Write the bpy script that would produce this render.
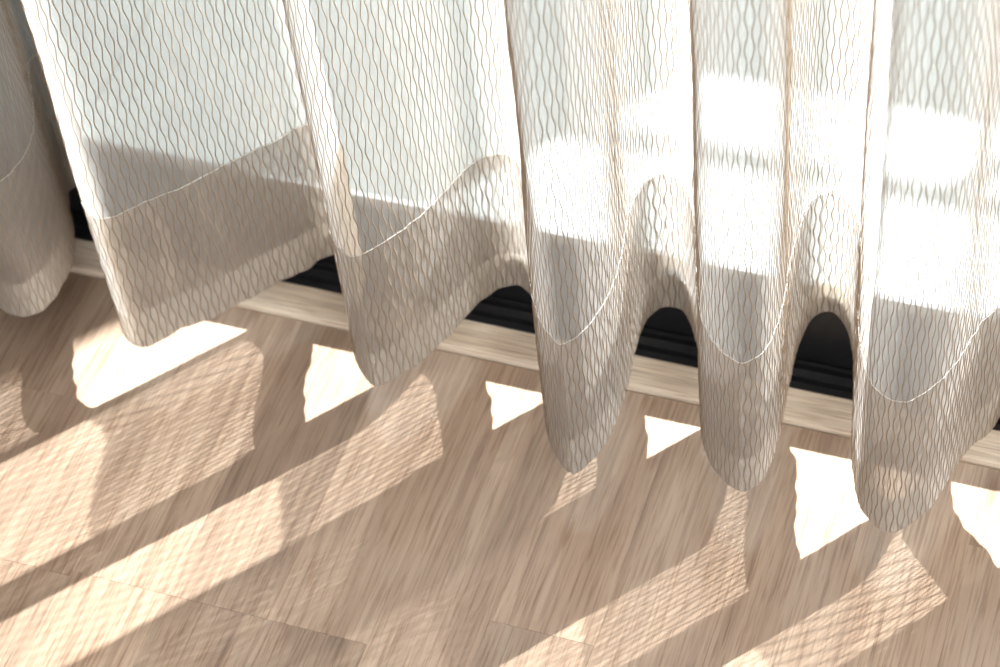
import bpy, bmesh, math, random
import numpy as np
from mathutils import Matrix, Vector

# ------------------------------------------------------------------ camera, sky, sun, exposure
scene = bpy.context.scene
for o in list(bpy.data.objects):
    bpy.data.objects.remove(o)
col = scene.collection

cam_data = bpy.data.cameras.new('camera')
cam_data.sensor_width = 36.0
cam_data.lens = 86.4
cam_data.clip_start = 0.01
cam = bpy.data.objects.new('camera', cam_data)
col.objects.link(cam)
CAM_POS = Vector((0.36481, -0.82129, 1.08894))
right = Vector((0.94485, 0.31849, -0.07633))
down = Vector((0.19799, -0.74113, -0.64150))
fwd = Vector((-0.26088, 0.59101, -0.76331))
m = Matrix((right, -down, -fwd)).transposed().to_4x4()
m.translation = CAM_POS
cam.matrix_world = m
cam_data.dof.use_dof = True
cam_data.dof.focus_distance = 1.22
cam_data.dof.aperture_fstop = 9.0
scene.camera = cam

world = bpy.data.worlds.new('sky')
scene.world = world
world.use_nodes = True
bg = world.node_tree.nodes['Background']
bg.inputs['Color'].default_value = (0.99, 0.985, 0.97, 1)
bg.inputs['Strength'].default_value = 1.36

SUN_AZ = (0.635, 0.772)            # horizontal direction from the floor towards the sun
SUN_EL = math.radians(38.5)
to_sun = Vector((SUN_AZ[0]*math.cos(SUN_EL), SUN_AZ[1]*math.cos(SUN_EL), math.sin(SUN_EL)))
sun_data = bpy.data.lights.new('sun', 'SUN')
sun_data.energy = 27.0
sun_data.angle = math.radians(0.53)
sun_data.color = (0.98, 0.99, 1.0)
sun = bpy.data.objects.new('sun', sun_data)
col.objects.link(sun)
sun.rotation_euler = to_sun.to_track_quat('Z', 'Y').to_euler()
sun.location = to_sun*5

vs = scene.view_settings
vs.view_transform = 'Standard'
vs.look = 'None'
vs.exposure = 0.25
vs.gamma = 1.0
vs.use_curve_mapping = False
scene.cycles.transparent_max_bounces = 40
scene.cycles.max_bounces = 10
scene.cycles.diffuse_bounces = 5
scene.cycles.transmission_bounces = 8

rng = random.Random(7)
CM = 0.01

# ------------------------------------------------------------------ helpers
def tag(o, label=None, cat=None, group=None, kind=None):
    if label: o['label'] = label
    if cat: o['category'] = cat
    if group: o['group'] = group
    if kind: o['kind'] = kind
    return o

def link(name, mesh, mat=None, parent=None):
    o = bpy.data.objects.new(name, mesh)
    col.objects.link(o)
    if mat is not None and not mesh.materials:
        mesh.materials.append(mat)
    if parent is not None:
        o.parent = parent
    return o

def empty(name, loc=(0, 0, 0)):
    o = bpy.data.objects.new(name, None)
    o.empty_display_size = 0.05
    o.location = loc
    col.objects.link(o)
    return o

def np_mesh(name, verts, quads, smooth=True):
    me = bpy.data.meshes.new(name)
    verts = np.asarray(verts, dtype=np.float32)
    quads = np.asarray(quads, dtype=np.int32)
    n, k = quads.shape
    me.vertices.add(len(verts))
    me.vertices.foreach_set('co', verts.ravel())
    me.loops.add(n*k)
    me.loops.foreach_set('vertex_index', quads.ravel())
    me.polygons.add(n)
    me.polygons.foreach_set('loop_start', np.arange(0, n*k, k, dtype=np.int32))
    me.polygons.foreach_set('loop_total', np.full(n, k, dtype=np.int32))
    me.polygons.foreach_set('use_smooth', np.full(n, smooth))
    me.update()
    me.validate()
    return me

def box_mesh(name, x0, x1, y0, y1, z0, z1, bevel=0.0, seg=1):
    bm = bmesh.new()
    bmesh.ops.create_cube(bm, size=1.0)
    for v in bm.verts:
        v.co = Vector(((x0+x1)/2 + v.co.x*(x1-x0), (y0+y1)/2 + v.co.y*(y1-y0), (z0+z1)/2 + v.co.z*(z1-z0)))
    if bevel > 0:
        bmesh.ops.bevel(bm, geom=bm.edges[:], offset=bevel, segments=seg, affect='EDGES', profile=0.5)
    me = bpy.data.meshes.new(name)
    bm.to_mesh(me)
    bm.free()
    return me

def extrude_profile(name, prof, x0, x1):
    """closed profile of (y, z) points swept along X"""
    bm = bmesh.new()
    a = [bm.verts.new((x0, y, z)) for y, z in prof]
    b = [bm.verts.new((x1, y, z)) for y, z in prof]
    n = len(prof)
    for i in range(n):
        j = (i+1) % n
        bm.faces.new((a[i], a[j], b[j], b[i]))
    bm.faces.new(a[::-1])
    bm.faces.new(b)
    bmesh.ops.recalc_face_normals(bm, faces=bm.faces[:])
    me = bpy.data.meshes.new(name)
    bm.to_mesh(me)
    bm.free()
    return me

class NT:
    def __init__(self, name):
        self.mat = bpy.data.materials.new(name)
        self.mat.use_nodes = True
        self.t = self.mat.node_tree
        self.t.nodes.clear()
        self.out = self.t.nodes.new('ShaderNodeOutputMaterial')
    def n(self, typ, **kw):
        nd = self.t.nodes.new(typ)
        for k, v in kw.items():
            if k in nd.inputs: nd.inputs[k].default_value = v
            else: setattr(nd, k, v)
        return nd
    def l(self, a, b): self.t.links.new(a, b)
    def math(self, op, a, b=None, clamp=False):
        nd = self.t.nodes.new('ShaderNodeMath'); nd.operation = op; nd.use_clamp = clamp
        for i, v in enumerate((a, b)):
            if v is None: continue
            if isinstance(v, (int, float)): nd.inputs[i].default_value = v
            else: self.l(v, nd.inputs[i])
        return nd.outputs[0]
    def ramp(self, fac, stops):
        nd = self.t.nodes.new('ShaderNodeValToRGB')
        cr = nd.color_ramp
        while len(cr.elements) < len(stops): cr.elements.new(0.5)
        for e, (p, c) in zip(cr.elements, stops):
            e.position = p; e.color = (*c, 1) if len(c) == 3 else c
        self.l(fac, nd.inputs['Fac'])
        return nd.outputs['Color']
    def mixc(self, blend, fac, a, b):
        nd = self.t.nodes.new('ShaderNodeMix'); nd.data_type = 'RGBA'; nd.blend_type = blend
        for i, v in ((0, fac), (6, a), (7, b)):
            if isinstance(v, (int, float)): nd.inputs[i].default_value = v
            elif isinstance(v, tuple): nd.inputs[i].default_value = (*v, 1)
            else: self.l(v, nd.inputs[i])
        return nd.outputs[2]
    def mixs(self, fac, a, b):
        nd = self.t.nodes.new('ShaderNodeMixShader')
        if isinstance(fac, (int, float)): nd.inputs[0].default_value = fac
        else: self.l(fac, nd.inputs[0])
        self.l(a, nd.inputs[1]); self.l(b, nd.inputs[2])
        return nd.outputs[0]

# ------------------------------------------------------------------ materials
def wood_material(name, axis, base, dark, light, vary, rough, coat):
    k = NT(name)
    tc = k.n('ShaderNodeTexCoord')
    oi = k.n('ShaderNodeObjectInfo')
    rnd = oi.outputs['Random']
    off = k.n('ShaderNodeCombineXYZ')
    k.l(k.math('MULTIPLY', rnd, 37.0), off.inputs[0])
    k.l(k.math('MULTIPLY', rnd, 91.0), off.inputs[1])
    add = k.n('ShaderNodeVectorMath', operation='ADD')
    k.l(tc.outputs['Object'], add.inputs[0]); k.l(off.outputs[0], add.inputs[1])
    def noise(sc, scale, detail=4, rough_=0.55, dist=0.0):
        mp = k.n('ShaderNodeMapping')
        mp.inputs['Scale'].default_value = sc
        k.l(add.outputs[0], mp.inputs['Vector'])
        nz = k.n('ShaderNodeTexNoise')
        nz.inputs['Scale'].default_value = scale
        nz.inputs['Detail'].default_value = detail
        nz.inputs['Roughness'].default_value = rough_
        nz.inputs['Distortion'].default_value = dist
        k.l(mp.outputs[0], nz.inputs['Vector'])
        return nz.outputs['Fac']
    lo = (1, 0.07, 1) if axis == 'Y' else (0.07, 1, 1)
    md = (1, 0.03, 1) if axis == 'Y' else (0.03, 1, 1)
    broad = noise(lo, 45.0, 3, 0.5, 0.4)
    grain = noise(md, 300.0, 5, 0.65, 0.5)
    pores = noise((1, 0.035, 1) if axis == 'Y' else (0.035, 1, 1), 800.0, 2, 0.5)
    c = k.ramp(broad, [(0.28, dark), (0.50, base), (0.72, light)])
    g = k.ramp(grain, [(0.36, (0.66, 0.62, 0.60)), (0.50, (0.97, 0.97, 0.97)), (0.68, (1.10, 1.10, 1.10))])
    c = k.mixc('MULTIPLY', 0.75, c, g)
    p = k.ramp(pores, [(0.36, (0.62, 0.53, 0.46)), (0.47, (1, 1, 1))])
    c = k.mixc('MULTIPLY', 0.7, c, p)
    hsv = k.n('ShaderNodeHueSaturation')
    k.l(c, hsv.inputs['Color'])
    k.l(k.math('ADD', k.math('MULTIPLY', rnd, vary), 1.0 - vary*0.5), hsv.inputs['Value'])
    b = k.n('ShaderNodeBsdfPrincipled')
    k.l(hsv.outputs[0], b.inputs['Base Color'])
    b.inputs['Roughness'].default_value = rough
    b.inputs['Specular IOR Level'].default_value = 0.5
    b.inputs['Coat Weight'].default_value = coat
    b.inputs['Coat Roughness'].default_value = 0.16
    bp = k.n('ShaderNodeBump')
    bp.inputs['Strength'].default_value = 0.18
    bp.inputs['Distance'].default_value = 0.0006
    k.l(k.math('ADD', k.math('MULTIPLY', pores, 0.6), grain), bp.inputs['Height'])
    k.l(bp.outputs[0], b.inputs['Normal'])
    k.l(b.outputs[0], k.out.inputs['Surface'])
    return k.mat

M_floor = wood_material('oak_laminate', 'Y', (0.40, 0.288, 0.208), (0.315, 0.22, 0.157), (0.45, 0.338, 0.252), 0.28, 0.34, 0.8)
M_trim = wood_material('oak_threshold', 'X', (0.76, 0.65, 0.53), (0.68, 0.56, 0.44), (0.80, 0.70, 0.58), 0.05, 0.45, 0.1)

def simple(name, color, rough=0.5, metal=0.0, noise_amt=0.0, noise_scale=60.0, bump=0.0):
    k = NT(name)
    b = k.n('ShaderNodeBsdfPrincipled')
    b.inputs['Base Color'].default_value = (*color, 1)
    b.inputs['Roughness'].default_value = rough
    b.inputs['Metallic'].default_value = metal
    if noise_amt or bump:
        tc = k.n('ShaderNodeTexCoord')
        nz = k.n('ShaderNodeTexNoise')
        nz.inputs['Scale'].default_value = noise_scale
        nz.inputs['Detail'].default_value = 5
        k.l(tc.outputs['Object'], nz.inputs['Vector'])
        a = tuple(max(0, c*(1-noise_amt)) for c in color); z = tuple(min(1, c*(1+noise_amt)) for c in color)
        k.l(k.ramp(nz.outputs['Fac'], [(0.3, a), (0.7, z)]), b.inputs['Base Color'])
        if bump:
            bp = k.n('ShaderNodeBump'); bp.inputs['Strength'].default_value = bump; bp.inputs['Distance'].default_value = 0.001
            k.l(nz.outputs['Fac'], bp.inputs['Height']); k.l(bp.outputs[0], b.inputs['Normal'])
    k.l(b.outputs[0], k.out.inputs['Surface'])
    return k.mat

M_black = simple('black_aluminium', (0.012, 0.013, 0.016), 0.42, 0.0, 0.25, 220.0, 0.1)
M_bead = simple('grey_glazing_bead', (0.50, 0.52, 0.54), 0.45, 0.0, 0.05, 100.0)
M_gasket = simple('grey_gasket', (0.24, 0.25, 0.26), 0.5)
M_sub = simple('subfloor', (0.10, 0.07, 0.05), 0.9, 0, 0.1)
M_wall = simple('wall_plaster', (0.80, 0.79, 0.76), 0.9, 0, 0.03, 40.0, 0.2)
M_slab = simple('white_paving', (0.50, 0.545, 0.55), 0.8, 0, 0.04, 30.0, 0.2)
M_groove = simple('grey_channel', (0.20, 0.215, 0.22), 0.8, 0, 0.1, 60.0)
M_pave = simple('grey_paving', (0.30, 0.33, 0.33), 0.85, 0, 0.08, 20.0, 0.3)
M_planter = simple('white_concrete', (0.80, 0.81, 0.79), 0.85, 0, 0.05, 25.0, 0.3)

def glass_material():
    k = NT('window_glass')
    tr = k.n('ShaderNodeBsdfTransparent'); tr.inputs['Color'].default_value = (0.975, 0.99, 0.985, 1)
    gl = k.n('ShaderNodeBsdfGlossy'); gl.inputs['Roughness'].default_value = 0.02
    geo = k.n('ShaderNodeNewGeometry')
    dot = k.n('ShaderNodeVectorMath', operation='DOT_PRODUCT')
    k.l(geo.outputs['Incoming'], dot.inputs[0]); k.l(geo.outputs['True Normal'], dot.inputs[1])
    graze = k.math('POWER', k.math('SUBTRACT', 1.0, k.math('ABSOLUTE', dot.outputs['Value'])), 5.0)
    fr = k.math('ADD', k.math('MULTIPLY', graze, 0.96), 0.035, True)      # Schlick, both faces of the pane alike
    k.l(k.mixs(fr, tr.outputs[0], gl.outputs[0]), k.out.inputs['Surface'])
    return k.mat
M_glass = glass_material()

def sheer_material(name, cover, color, tl_color, bump_s, tl_mix=0.5, gloss=0.08):
    """open weave: the share of yarn a ray meets grows with its slant through the cloth"""
    k = NT(name)
    tc = k.n('ShaderNodeTexCoord')
    geo = k.n('ShaderNodeNewGeometry')
    dot = k.n('ShaderNodeVectorMath', operation='DOT_PRODUCT')
    k.l(geo.outputs['Incoming'], dot.inputs[0]); k.l(geo.outputs['True Normal'], dot.inputs[1])
    cosv = k.math('MAXIMUM', k.math('ABSOLUTE', dot.outputs['Value']), 0.09)
    uv = k.n('ShaderNodeUVMap')
    mp = k.n('ShaderNodeMapping'); mp.inputs['Scale'].default_value = (2600, 420, 1)
    k.l(uv.outputs[0], mp.inputs['Vector'])
    nz = k.n('ShaderNodeTexNoise'); nz.inputs['Scale'].default_value = 1.0; nz.inputs['Detail'].default_value = 2
    k.l(mp.outputs[0], nz.inputs['Vector'])
    mp2 = k.n('ShaderNodeMapping'); mp2.inputs['Scale'].default_value = (170, 70, 1)
    k.l(uv.outputs[0], mp2.inputs['Vector'])
    nz2 = k.n('ShaderNodeTexNoise'); nz2.inputs['Scale'].default_value = 1.0; nz2.inputs['Detail'].default_value = 3
    k.l(mp2.outputs[0], nz2.inputs['Vector'])
    wv = k.math('ADD', k.math('MULTIPLY', nz.outputs['Fac'], 0.7), k.math('MULTIPLY', nz2.outputs['Fac'], 0.3))
    open_ = k.math('SUBTRACT', 1.0 - cover + 0.07, k.math('MULTIPLY', wv, 0.14), True)
    trans = k.math('POWER', open_, k.math('DIVIDE', 1.0, cosv))
    alpha = k.math('SUBTRACT', 1.0, trans, True)
    bp = k.n('ShaderNodeBump'); bp.inputs['Strength'].default_value = bump_s; bp.inputs['Distance'].default_value = 0.0006
    k.l(wv, bp.inputs['Height'])
    df = k.n('ShaderNodeBsdfDiffuse'); df.inputs['Color'].default_value = (*color, 1)
    tl = k.n('ShaderNodeBsdfTranslucent'); tl.inputs['Color'].default_value = (*tl_color, 1)
    gs = k.n('ShaderNodeBsdfGlossy'); gs.inputs['Roughness'].default_value = 0.38; gs.inputs['Color'].default_value = (1, 1, 1, 1)
    for s in (df, tl, gs): k.l(bp.outputs[0], s.inputs['Normal'])
    body = k.mixs(gloss, k.mixs(tl_mix, df.outputs[0], tl.outputs[0]), gs.outputs[0])
    tp = k.n('ShaderNodeBsdfTransparent')
    k.l(k.mixs(alpha, tp.outputs[0], body), k.out.inputs['Surface'])
    return k.mat

M_sheer = sheer_material('sheer_voile', 0.33, (0.64, 0.615, 0.585), (0.61, 0.60, 0.585), 0.35)
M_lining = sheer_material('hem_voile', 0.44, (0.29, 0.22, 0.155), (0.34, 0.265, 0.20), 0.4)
M_turnup = sheer_material('hem_turn_up_voile', 0.84, (0.92, 0.87, 0.78), (0.80, 0.73, 0.63), 0.4, 0.45)

def thread_material(name, color, tl):
    k = NT(name)
    df = k.n('ShaderNodeBsdfDiffuse'); df.inputs['Color'].default_value = (*color, 1)
    tr = k.n('ShaderNodeBsdfTranslucent'); tr.inputs['Color'].default_value = (*tl, 1)
    gs = k.n('ShaderNodeBsdfGlossy'); gs.inputs['Roughness'].default_value = 0.35
    k.l(k.mixs(0.06, k.mixs(0.35, df.outputs[0], tr.outputs[0]), gs.outputs[0]), k.out.inputs['Surface'])
    return k.mat
M_thread = thread_material('tan_yarn', (0.45, 0.345, 0.255), (0.33, 0.25, 0.18))
M_stitch = thread_material('white_stitch', (0.88, 0.86, 0.82), (0.7, 0.65, 0.6))

# ------------------------------------------------------------------ floor: laminate strips
LANE = 5.9*CM
X_SEAM = -0.7*CM
sub = link('floor', box_mesh('floor', -0.385, 0.92, -1.5, 0.0, -0.03, -0.0085), M_sub)
tag(sub, 'warm oak strip floor with planks running towards the window', None, None, 'structure')

def plank(x0, x1, y0, y1):
    g = 0.00004
    w, L, t = x1-x0-2*g, y1-y0-2*g, 0.008
    me = box_mesh('plank', -w/2, w/2, -L/2, L/2, -t, 0.0, 0.00010)
    o = link('plank', me, M_floor, sub)
    o.location = ((x0+x1)/2, (y0+y1)/2, 0)
    return o

fixed = {-3: [-20.4], -2: [-20.4], -1: [-20.4], 0: [-39.0], 1: [-17.15], 2: [-33.0], 3: [-31.0], 4: [-44.0], 5: [-5.4]}
for lane in range(-8, 16):
    x0 = X_SEAM + lane*LANE
    x1 = x0 + LANE
    x0c, x1c = max(x0, -0.385), min(x1, 0.92)
    if x1c - x0c < 0.01: continue
    cuts = list(fixed.get(lane, [-rng.uniform(8, 38)]))
    while cuts[-1] > -110: cuts.append(cuts[-1] - rng.uniform(34, 48))
    ys = [0.0] + [c*CM for c in cuts if c > -145] + [-1.5]
    for a, b in zip(ys[1:], ys[:-1]):
        plank(x0c, x1c, a, b)

# ------------------------------------------------------------------ wooden threshold strip and black sill track
prof = [(0.0006, -0.0085), (0.0006, 0.0010), (0.0016, 0.0028), (0.0034, 0.0036), (0.0232, 0.0036), (0.0245, 0.0030), (0.0245, -0.0085)]
t1 = link('trim_1', extrude_profile('trim_1', prof, -0.385, 0.754), M_trim)
tag(t1, 'pale oak threshold strip between the floor and the black track', None, None, 'structure')

prof = [(0.0247, -0.02), (0.0247, 0.0015), (0.0256, 0.0015), (0.0258, -0.0020), (0.0335, -0.0020), (0.0338, 0.0022), (0.0356, 0.0022),
        (0.0359, -0.0042), (0.0440, -0.0030), (0.0443, 0.0015), (0.0470, 0.0015), (0.0473, -0.0120), (0.0800, -0.0120),
        (0.0803, 0.0005), (0.0835, 0.0005), (0.0835, -0.0200)]
t2 = link('trim_2', extrude_profile('trim_2', prof, -0.369, 0.754), M_black)
tag(t2, 'black metal sliding door track with raised runners', None, None, 'structure')

# ------------------------------------------------------------------ glazed sliding door
door = empty('door_1', (0, 0.06, -0.010))
tag(door, 'sliding glass door with a black bottom rail behind the curtain', None, None, 'structure')
def dpart(name, x0, x1, y0, y1, z0, z1, mat, bev=0.001):
    o = link(name, box_mesh(name, x0, x1, y0-0.06, y1-0.06, z0+0.010, z1+0.010, bev), mat, door)
    return o
XL, XR = -0.365, 0.75
dpart('bottom_rail', XL, XR, 0.0485, 0.0590, -0.010, 0.0600, M_black)
dpart('glazing_bead', XL+0.065, XR-0.05, 0.0487, 0.0535, 0.0598, 0.0665, M_gasket, 0.0008)
dpart('glass_pane', XL+0.065, XR-0.05, 0.0538, 0.0578, 0.0602, 2.02, M_glass, 0)
dpart('stile', XL, XL+0.065, 0.0485, 0.074, 0.060, 2.02, M_black)
dpart('stile', XR-0.05, XR, 0.0485, 0.074, 0.060, 2.02, M_black)
dpart('top_rail', XL, XR, 0.0485, 0.074, 2.02, 2.09, M_black)

# wall around the door
bm = bmesh.new()
def addbox(bm, x0, x1, y0, y1, z0, z1):
    r = bmesh.ops.create_cube(bm, size=1.0)
    for v in r['verts']:
        v.co = Vector(((x0+x1)/2 + v.co.x*(x1-x0), (y0+y1)/2 + v.co.y*(y1-y0), (z0+z1)/2 + v.co.z*(z1-z0)))
addbox(bm, -0.385, -0.37, 0.0250, 0.16, -0.03, 2.40)
addbox(bm, 0.755, 1.6, 0.0250, 0.16, -0.03, 2.40)
addbox(bm, -0.37, 0.755, 0.0250, 0.16, 2.095, 2.40)
me = bpy.data.meshes.new('wall_window'); bm.to_mesh(me); bm.free()
w = link('wall_window', me, M_wall)
tag(w, 'off white wall around the sliding door', None, None, 'structure')

M_brown = simple('dark_shade_wall', (0.14, 0.105, 0.08), 0.9, 0, 0.04, 40.0, 0.2)  # kept dark so the added side wall bounces little light
wl = link('wall_shade_left', box_mesh('wall_shade_left', -0.50, -0.3855, -1.5, 0.16, -0.03, 2.40), M_brown)  # unseen wall, added to cut ambient light on the left folds and floor
tag(wl, 'unseen dark brown side wall added to dim the light at left', None, None, 'structure')

# ------------------------------------------------------------------ balcony outside
GZ = -0.03
base = link('floor_balcony', box_mesh('floor_balcony', -1.6, 2.2, 0.0840, 1.22, GZ-0.07, GZ-0.0205), M_groove)
tag(base, 'pale balcony paving outside the glass door', None, None, 'structure')
def slab(x0, x1, y0, y1, mat):
    o = link('paving_slab', box_mesh('paving_slab', x0+0.0006, x1-0.0006, y0+0.0006, y1-0.0006, GZ-0.0200, GZ, 0.0008), mat, base)
xs = [-1.6, -0.95, -0.35, 0.43, 1.05, 1.65, 2.2]
for a, b in zip(xs[:-1], xs[1:]):
    slab(a, b, 0.0850, 0.460, M_slab)
    slab(a, b, 0.460, 0.998, M_slab)

par = link('wall_balcony', box_mesh('wall_balcony', -1.6, 2.2, 1.0, 1.22, -0.10, 0.70, 0.002), M_planter)
tag(par, 'low white balcony parapet wall facing the glass door', None, None, 'structure')

rl = empty('balcony_railing', (0.0, 1.006, 0.70))
tag(rl, 'thin square metal handrail on short posts along the balcony parapet', 'railing')
link('handrail', box_mesh('handrail', -1.5, 2.1, -0.006, 0.006, 0.070, 0.082, 0.001), M_bead, rl)
for x in (-1.4, -0.4, 0.86, 1.9):
    link('post', box_mesh('post', x-0.005, x+0.005, -0.005, 0.005, 0.0, 0.0705, 0.0005), M_bead, rl)

blocker = link('wall_blocker', box_mesh('wall_blocker', -1.6, 0.642, 1.03, 1.22, 0.7002, 2.40, 0.002), M_planter)  # unseen wall, added to keep the sun off the left side
tag(blocker, 'unseen tall white wing wall standing on the balcony parapet', None, None, 'structure')

# ------------------------------------------------------------------ curtain
H0 = 3.0          # hem above floor, cm
HS = 11.1         # stitched seam above hem, cm
TOP = 205.0
# plan of the folds in cm: (x, y, lift of the hem)
CTRL = [(-37.2, -5.2, 0), (-36.8, -4.0, 0), (-36.2, -1.5, 0), (-35.4, 2.4, 0), (-34.3, 4.1, 0), (-33.2, 2.6, 0), (-32.5, -1.0, 0),
 (-31.4, -4.2, 0), (-29.8, -5.7, 0), (-28.2, -6.3, 0), (-27.0, -6.2, 0), (-26.3, -4.8, 0), (-26.35, -2.4, 0), (-27.4, 0.4, 0), (-28.7, 2.6, 0),
 (-29.4, 4.1, 0), (-28.7, 4.7, 0), (-27.4, 3.6, 0), (-25.2, 0.8, 0), (-23.2, -2.4, 0), (-21.9, -5.0, 0), (-20.9, -6.2, 0), (-19.8, -6.6, -0.1),
 (-18.9, -5.9, 0), (-17.9, -4.7, 0), (-16.3, -3.2, 0), (-15.0, -1.4, 0), (-13.75, 0.3, 0), (-12.6, 1.6, 0), (-11.8, 2.8, 0), (-10.6, 3.2, 0),
 (-9.5, 2.6, 0), (-8.75, 0.7, 0), (-8.1, -2.0, 0), (-7.4, -4.0, 0), (-6.4, -5.2, 0), (-5.3, -5.7, -0.12), (-4.5, -4.8, 0), (-3.6, -3.4, 0),
 (-2.7, -1.6, 0), (-2.0, 0.5, 0), (-1.45, 2.3, 0), (-0.75, 3.3, 0), (0.4, 3.7, 0), (1.4, 2.9, 0), (2.2, 1.0, 0), (3.6, -2.2, 0), (4.75, -5.2, 0),
 (5.75, -7.2, 0), (6.5, -8.1, 0), (7.35, -8.65, -0.15), (8.05, -7.8, 0), (8.5, -6.0, 0), (8.65, -4.0, 0), (8.45, -1.5, 0), (8.15, 0.7, 0), (8.2, 2.7, 0),
 (8.7, 4.0, 0.1), (9.8, 4.2, 0.1), (10.7, 3.3, 0), (11.7, 1.4, 0), (12.8, -1.9, 0), (13.75, -4.7, 0), (14.55, -6.0, 0), (15.5, -6.9, 0), (16.5, -7.4, -0.12),
 (17.4, -6.6, 0), (17.7, -4.8, 0), (17.6, -2.8, 0), (17.25, -.2, 0), (17.25, 1.2, 0.2), (17.35, 3.1, 0.9), (17.85, 4.3, 1.9), (19.1, 4.45, 2.0), (20.2, 3.4, 1.0),
 (20.9, 0.8, 0.2), (21.6, -3.0, 0), (22.4, -5.2, 0), (23.2, -6.9, 0), (24.1, -7.7, 0), (25.0, -7.9, 0), (25.8, -7.2, 0), (26.5, -6.1, 0), (27.0, -4.5, 0),
 (27.25, -2.8, 0), (27.6, -1.4, 0), (28.35, -0.3, 0), (28.8, 0.6, 0), (28.95, 1.5, 0), (29.35, 1.65, 0), (29.6, 0.6, 0), (29.9, -0.4, 0), (31.3, -1.8, 0), (32.8, -3.4, 0), (34.3, -5.2, 0),
 (36.2, -6.9, 0), (37.6, -6.3, 0), (38.2, -3.4, 0), (38.3, 0, 0), (38.6, 2.6, 0), (39.3, 4.0, 0), (40.8, 4.0, 0), (42.2, 2.4, 0), (43.2, -1.2, 0), (44.4, -5, 0), (46.2, -7.4, 0),
 (47.8, -6.2, 0), (48.5, -3, 0), (48.7, 0.5, 0), (49.5, 3.0, 0), (51, 4.0, 0), (52.4, 2.4, 0), (53.4, -1.2, 0), (54.6, -5, 0), (56.4, -7.4, 0), (58, -6.2, 0),
 (58.7, -3, 0), (58.9, 0.5, 0), (59.8, 3.0, 0), (61.4, 4.0, 0), (63, 2.0, 0), (64.2, -2, 0), (66, -6, 0), (68, -6.8, 0), (69.3, -3.5, 0), (70, 0.5, 0), (71, 3, 0)]

def spline(ctrl, step):
    P = np.array(ctrl, float)
    P = np.vstack([2*P[0]-P[1], P, 2*P[-1]-P[-2]])
    out = []
    for i in range(1, len(P)-2):
        p0, p1, p2, p3 = P[i-1], P[i], P[i+1], P[i+2]
        t0 = 0.0
        def d(a, b): return max(np.hypot(*(b[:2]-a[:2]))**0.5, 1e-4)
        t1 = t0+d(p0, p1); t2 = t1+d(p1, p2); t3 = t2+d(p2, p3)
        t = np.linspace(t1, t2, 40, endpoint=False)[:, None]
        A1 = (t1-t)/(t1-t0)*p0+(t-t0)/(t1-t0)*p1
        A2 = (t2-t)/(t2-t1)*p1+(t-t1)/(t2-t1)*p2
        A3 = (t3-t)/(t3-t2)*p2+(t-t2)/(t3-t2)*p3
        B1 = (t2-t)/(t2-t0)*A1+(t-t0)/(t2-t0)*A2
        B2 = (t3-t)/(t3-t1)*A2+(t-t1)/(t3-t1)*A3
        out.append((t2-t)/(t2-t1)*B1+(t-t1)/(t2-t1)*B2)
    Q = np.vstack(out+[P[-2][None]])
    s = np.concatenate([[0], np.cumsum(np.hypot(np.diff(Q[:, 0]), np.diff(Q[:, 1])))])
    n = int(s[-1]/step)
    si = np.linspace(0, s[-1], n)
    R = np.stack([np.interp(si, s, Q[:, j]) for j in range(3)], 1)
    ker = np.array([1, 4, 6, 4, 1.])/16
    for _ in range(4):
        pad = np.pad(R, ((2, 2), (0, 0)), mode='edge')
        R2 = sum(ker[j]*pad[j:j+len(R)] for j in range(5))
        R2[0], R2[-1] = R[0], R[-1]
        R = R2
    return si, R

S, PL = spline(CTRL, 0.16)
STOT = S[-1]
TAN = np.gradient(PL[:, :2], S, axis=0)
TAN /= np.hypot(TAN[:, 0], TAN[:, 1])[:, None]
NRM = np.stack([-TAN[:, 1], TAN[:, 0]], 1)      # towards the window

# smooth random relief of the cloth
nrng = np.random.RandomState(3)
WAVES = [(nrng.uniform(0.25, 1.0), nrng.uniform(-0.25, 0.25), nrng.uniform(0, 6.28), nrng.uniform(0.018, 0.04)) for _ in range(9)]
WAVES += [(nrng.uniform(2.0, 5.0), nrng.uniform(-2.2, 2.2), nrng.uniform(0, 6.28), nrng.uniform(0.002, 0.006)) for _ in range(10)]
def relief(s, z):
    r = 0
    for i, (a, b, p, amp) in enumerate(WAVES):
        zz = np.minimum(z, 60)
        r = r + amp*np.sin(a*s + b*zz + p + 0.6*np.sin(0.31*zz+i))
    hem = np.clip(1-(z-H0-HS)/1.2, 0, 1)*np.clip((z-H0)/1.5+0.3, 0, 1)
    # the doubled hem is crinkled
    r = r + hem*(0.010*np.sin(7.1*s+2.1*np.sin(1.7*z))*np.sin(2.9*z+1.3*np.sin(0.9*s)) + 0.008*np.sin(3.3*s-4.3*z))
    # pucker at the seam
    r = r + 0.018*np.exp(-((z-H0-HS)/0.35)**2)*np.sin(5.3*s)
    return r

def surf(s, z, off):
    """s, z, off arrays (cm) -> positions in metres; off along the window-side normal"""
    x = np.interp(s, S, PL[:, 0]); y = np.interp(s, S, PL[:, 1]); lift = np.interp(s, S, PL[:, 2])
    nx = np.interp(s, S, NRM[:, 0]); ny = np.interp(s, S, NRM[:, 1])
    hz = z-H0
    zz = z + lift*np.clip(1-hz/24.0, 0, 1)**1.5 + 0.10*np.exp(-hz/1.2)*(np.sin(1.9*s)+0.6*np.sin(4.7*s+1))*0.6
    d = relief(s, z) + off
    # a slow sway of the cloth with height
    hi = np.clip((z-45)/150.0, 0, 1)
    dx = hi*0.6*np.sin(s*0.05)
    return np.stack([(x+nx*d+dx)*CM, (y+ny*d)*CM, zz*CM], -1)

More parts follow.
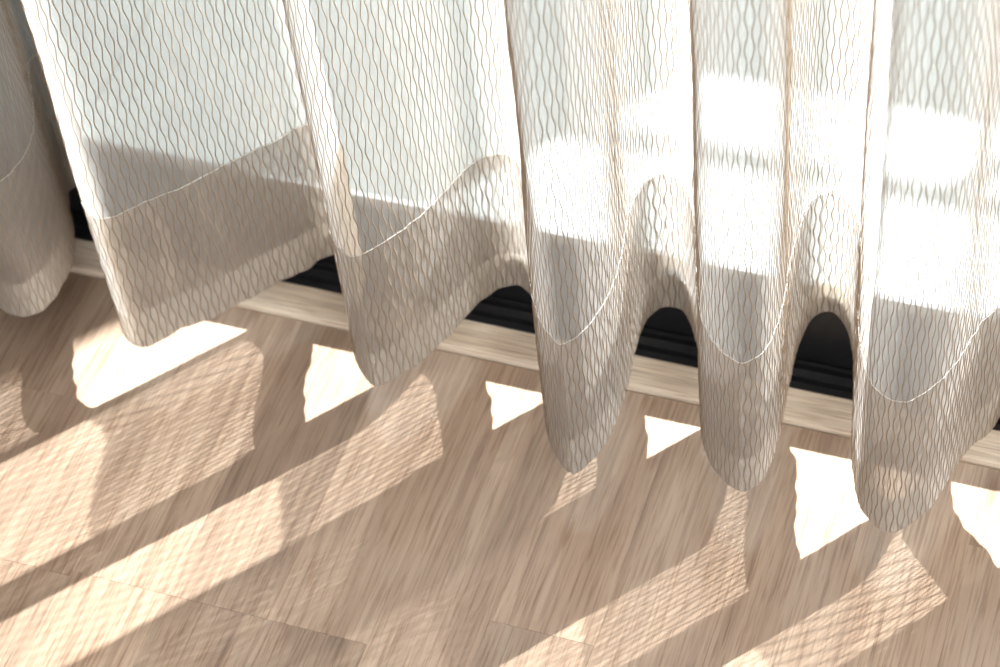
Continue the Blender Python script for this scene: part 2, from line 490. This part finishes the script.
def sheet(name, zs, off_fn, mat, parent):
    ss = S
    G = np.stack(np.meshgrid(ss, zs, indexing='xy'), -1)      # rows z, cols s
    V = surf(G[..., 0].ravel(), G[..., 1].ravel(), off_fn(G[..., 1].ravel()))
    nr, nc = len(zs), len(ss)
    i = np.arange(nr-1)[:, None]*nc + np.arange(nc-1)[None]
    quads = np.stack([i, i+1, i+nc+1, i+nc], -1).reshape(-1, 4)
    me = np_mesh(name, V, quads)
    uvl = me.uv_layers.new(name='UVMap')
    uvv = np.stack([G[..., 0].ravel()*CM, G[..., 1].ravel()*CM], -1)[quads.ravel()]
    uvl.data.foreach_set('uv', uvv.astype(np.float32).ravel())
    return link(name, me, mat, parent)

curtain = empty('sheer_curtain', (0, 0, H0*CM))
tag(curtain, 'sheer white voile curtain with wavy tan threads hanging in folds at the window', 'curtain')
curtain.location = (0, 0, 0)

z_low = np.concatenate([np.arange(H0, H0+HS+2, 0.3), np.arange(H0+HS+2, 46, 0.6)])
z_all = np.concatenate([z_low, np.linspace(47, TOP, 32)])
sheet('fabric', z_all, lambda z: np.zeros_like(z), M_sheer, curtain)
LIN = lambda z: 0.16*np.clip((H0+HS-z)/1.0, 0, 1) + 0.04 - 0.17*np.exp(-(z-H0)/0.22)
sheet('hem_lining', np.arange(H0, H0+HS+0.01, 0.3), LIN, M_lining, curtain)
TUR = lambda z: 0.09 - 0.07*np.exp(-(z-H0)/0.22)
tz = np.linspace(H0+0.05, H0+2.8, 9)
sheet('hem_turn_up', tz, TUR, M_turnup, curtain)

def threads(name, s_list, z0, z1, dz_fn, off_fn, width, thick, mat, parent, phase=0.0, flat=False):
    AMP, PER = 0.066, 1.95
    allv, allq = [], []
    base_i = 0
    zs = dz_fn(z0, z1)
    nz = len(zs)
    sec = [(-width/2, -thick*0.5), (width/2, -thick*0.5)] if flat else [(-width/2, 0.0), (0.0, -thick), (width/2, 0.0), (0.0, thick*0.4)]
    ns = len(sec)
    for i, s0 in enumerate(s_list):
        sg = 1 if i % 2 else -1
        c = s0 + sg*AMP*np.sin(2*np.pi*zs/PER + phase + 0.35*np.sin(s0*0.13)) + 0.012*np.sin(zs*1.3+s0)
        rows = []
        for du, dn in sec:
            rows.append(surf(np.clip(c+du, 0, STOT), zs, off_fn(zs)+dn))
        V = np.stack(rows, 1).reshape(-1, 3)
        a = base_i + np.arange(nz-1)*ns
        for j in range(1 if flat else ns):
            j2 = (j+1) % ns
            allq.append(np.stack([a+j, a+j2, a+ns+j2, a+ns+j], -1))
        allv.append(V)
        base_i += nz*ns
    me = np_mesh(name, np.vstack(allv), np.vstack(allq))
    o = link(name, me, mat, parent)
    tag(o, None, None, None, 'stuff')
    return o

SPC = 0.335
s_all = np.arange(0.3, STOT-0.3, SPC)
xs_ = np.interp(s_all, S, PL[:, 0])
near = np.where((xs_ > -40) & (xs_ < 42))[0]
i0, i1 = near[0]-near[0] % 2, near[-1]+1
s_near = s_all[i0:i1]
s_far = np.concatenate([s_all[:i0], s_all[i1:]])
fine = lambda a, b: np.arange(a, b+0.01, 0.21)
mid = lambda a, b: np.arange(a, b+0.01, 0.48)
FRONT = lambda z: np.full_like(z, -0.010)
threads('wavy_threads', s_near, H0+0.02, 46.0, fine, FRONT, 0.066, 0.026, M_thread, curtain)
threads('wavy_threads', s_near, 46.0, TOP-0.2, mid, FRONT, 0.066, 0.026, M_thread, curtain, flat=True)
threads('wavy_threads', s_far, H0+0.02, TOP-0.2, mid, FRONT, 0.066, 0.026, M_thread, curtain, flat=True)
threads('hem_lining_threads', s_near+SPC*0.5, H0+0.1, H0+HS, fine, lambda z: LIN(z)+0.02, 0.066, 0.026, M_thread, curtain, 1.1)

# stitched seam: a row of short white stitches along the top of the hem
def stitches(name, zc, off, s0, s1, length, gap, r, parent, jitter=0.0):
    allv, allq = [], []
    b = 0
    ss = np.arange(s0, s1, length+gap)
    u = np.linspace(0, 1, 4)
    ang = np.arange(4)*np.pi/2
    for k, a in enumerate(ss):
        s = a+u*length
        arch = -0.02*np.sin(np.pi*u)
        V = []
        for t in ang:
            V.append(surf(np.clip(s, 0, STOT), zc + r*np.cos(t)+0*s, off+arch+r*np.sin(t)))
        V = np.stack(V, 1).reshape(-1, 3)
        i = b+np.arange(3)*4
        for j in range(4):
            j2 = (j+1) % 4
            allq.append(np.stack([i+j, i+j2, i+4+j2, i+4+j], -1))
        allv.append(V); b += 16
    me = np_mesh(name, np.vstack(allv), np.vstack(allq))
    o = link(name, me, M_stitch, parent)
    tag(o, None, None, None, 'stuff')
    return o
stitches('seam_stitching', H0+HS, -0.02, 0.2, STOT-0.4, 0.32, 0.05, 0.022, curtain)

# curtain rail and its brackets above the door
rail = empty('curtain_rail', (0, 0, TOP*CM))
tag(rail, 'white curtain rail on brackets above the sliding door', 'curtain rail')
link('rail_bar', box_mesh('rail_bar', -0.383, 0.78, -0.03, 0.0, 0.002, 0.022, 0.002), M_wall, rail)
for x in (-0.3, 0.1, 0.6):
    link('bracket', box_mesh('bracket', x-0.012, x+0.012, 0.0, 0.026, 0.004, 0.02, 0.001), M_wall, rail)
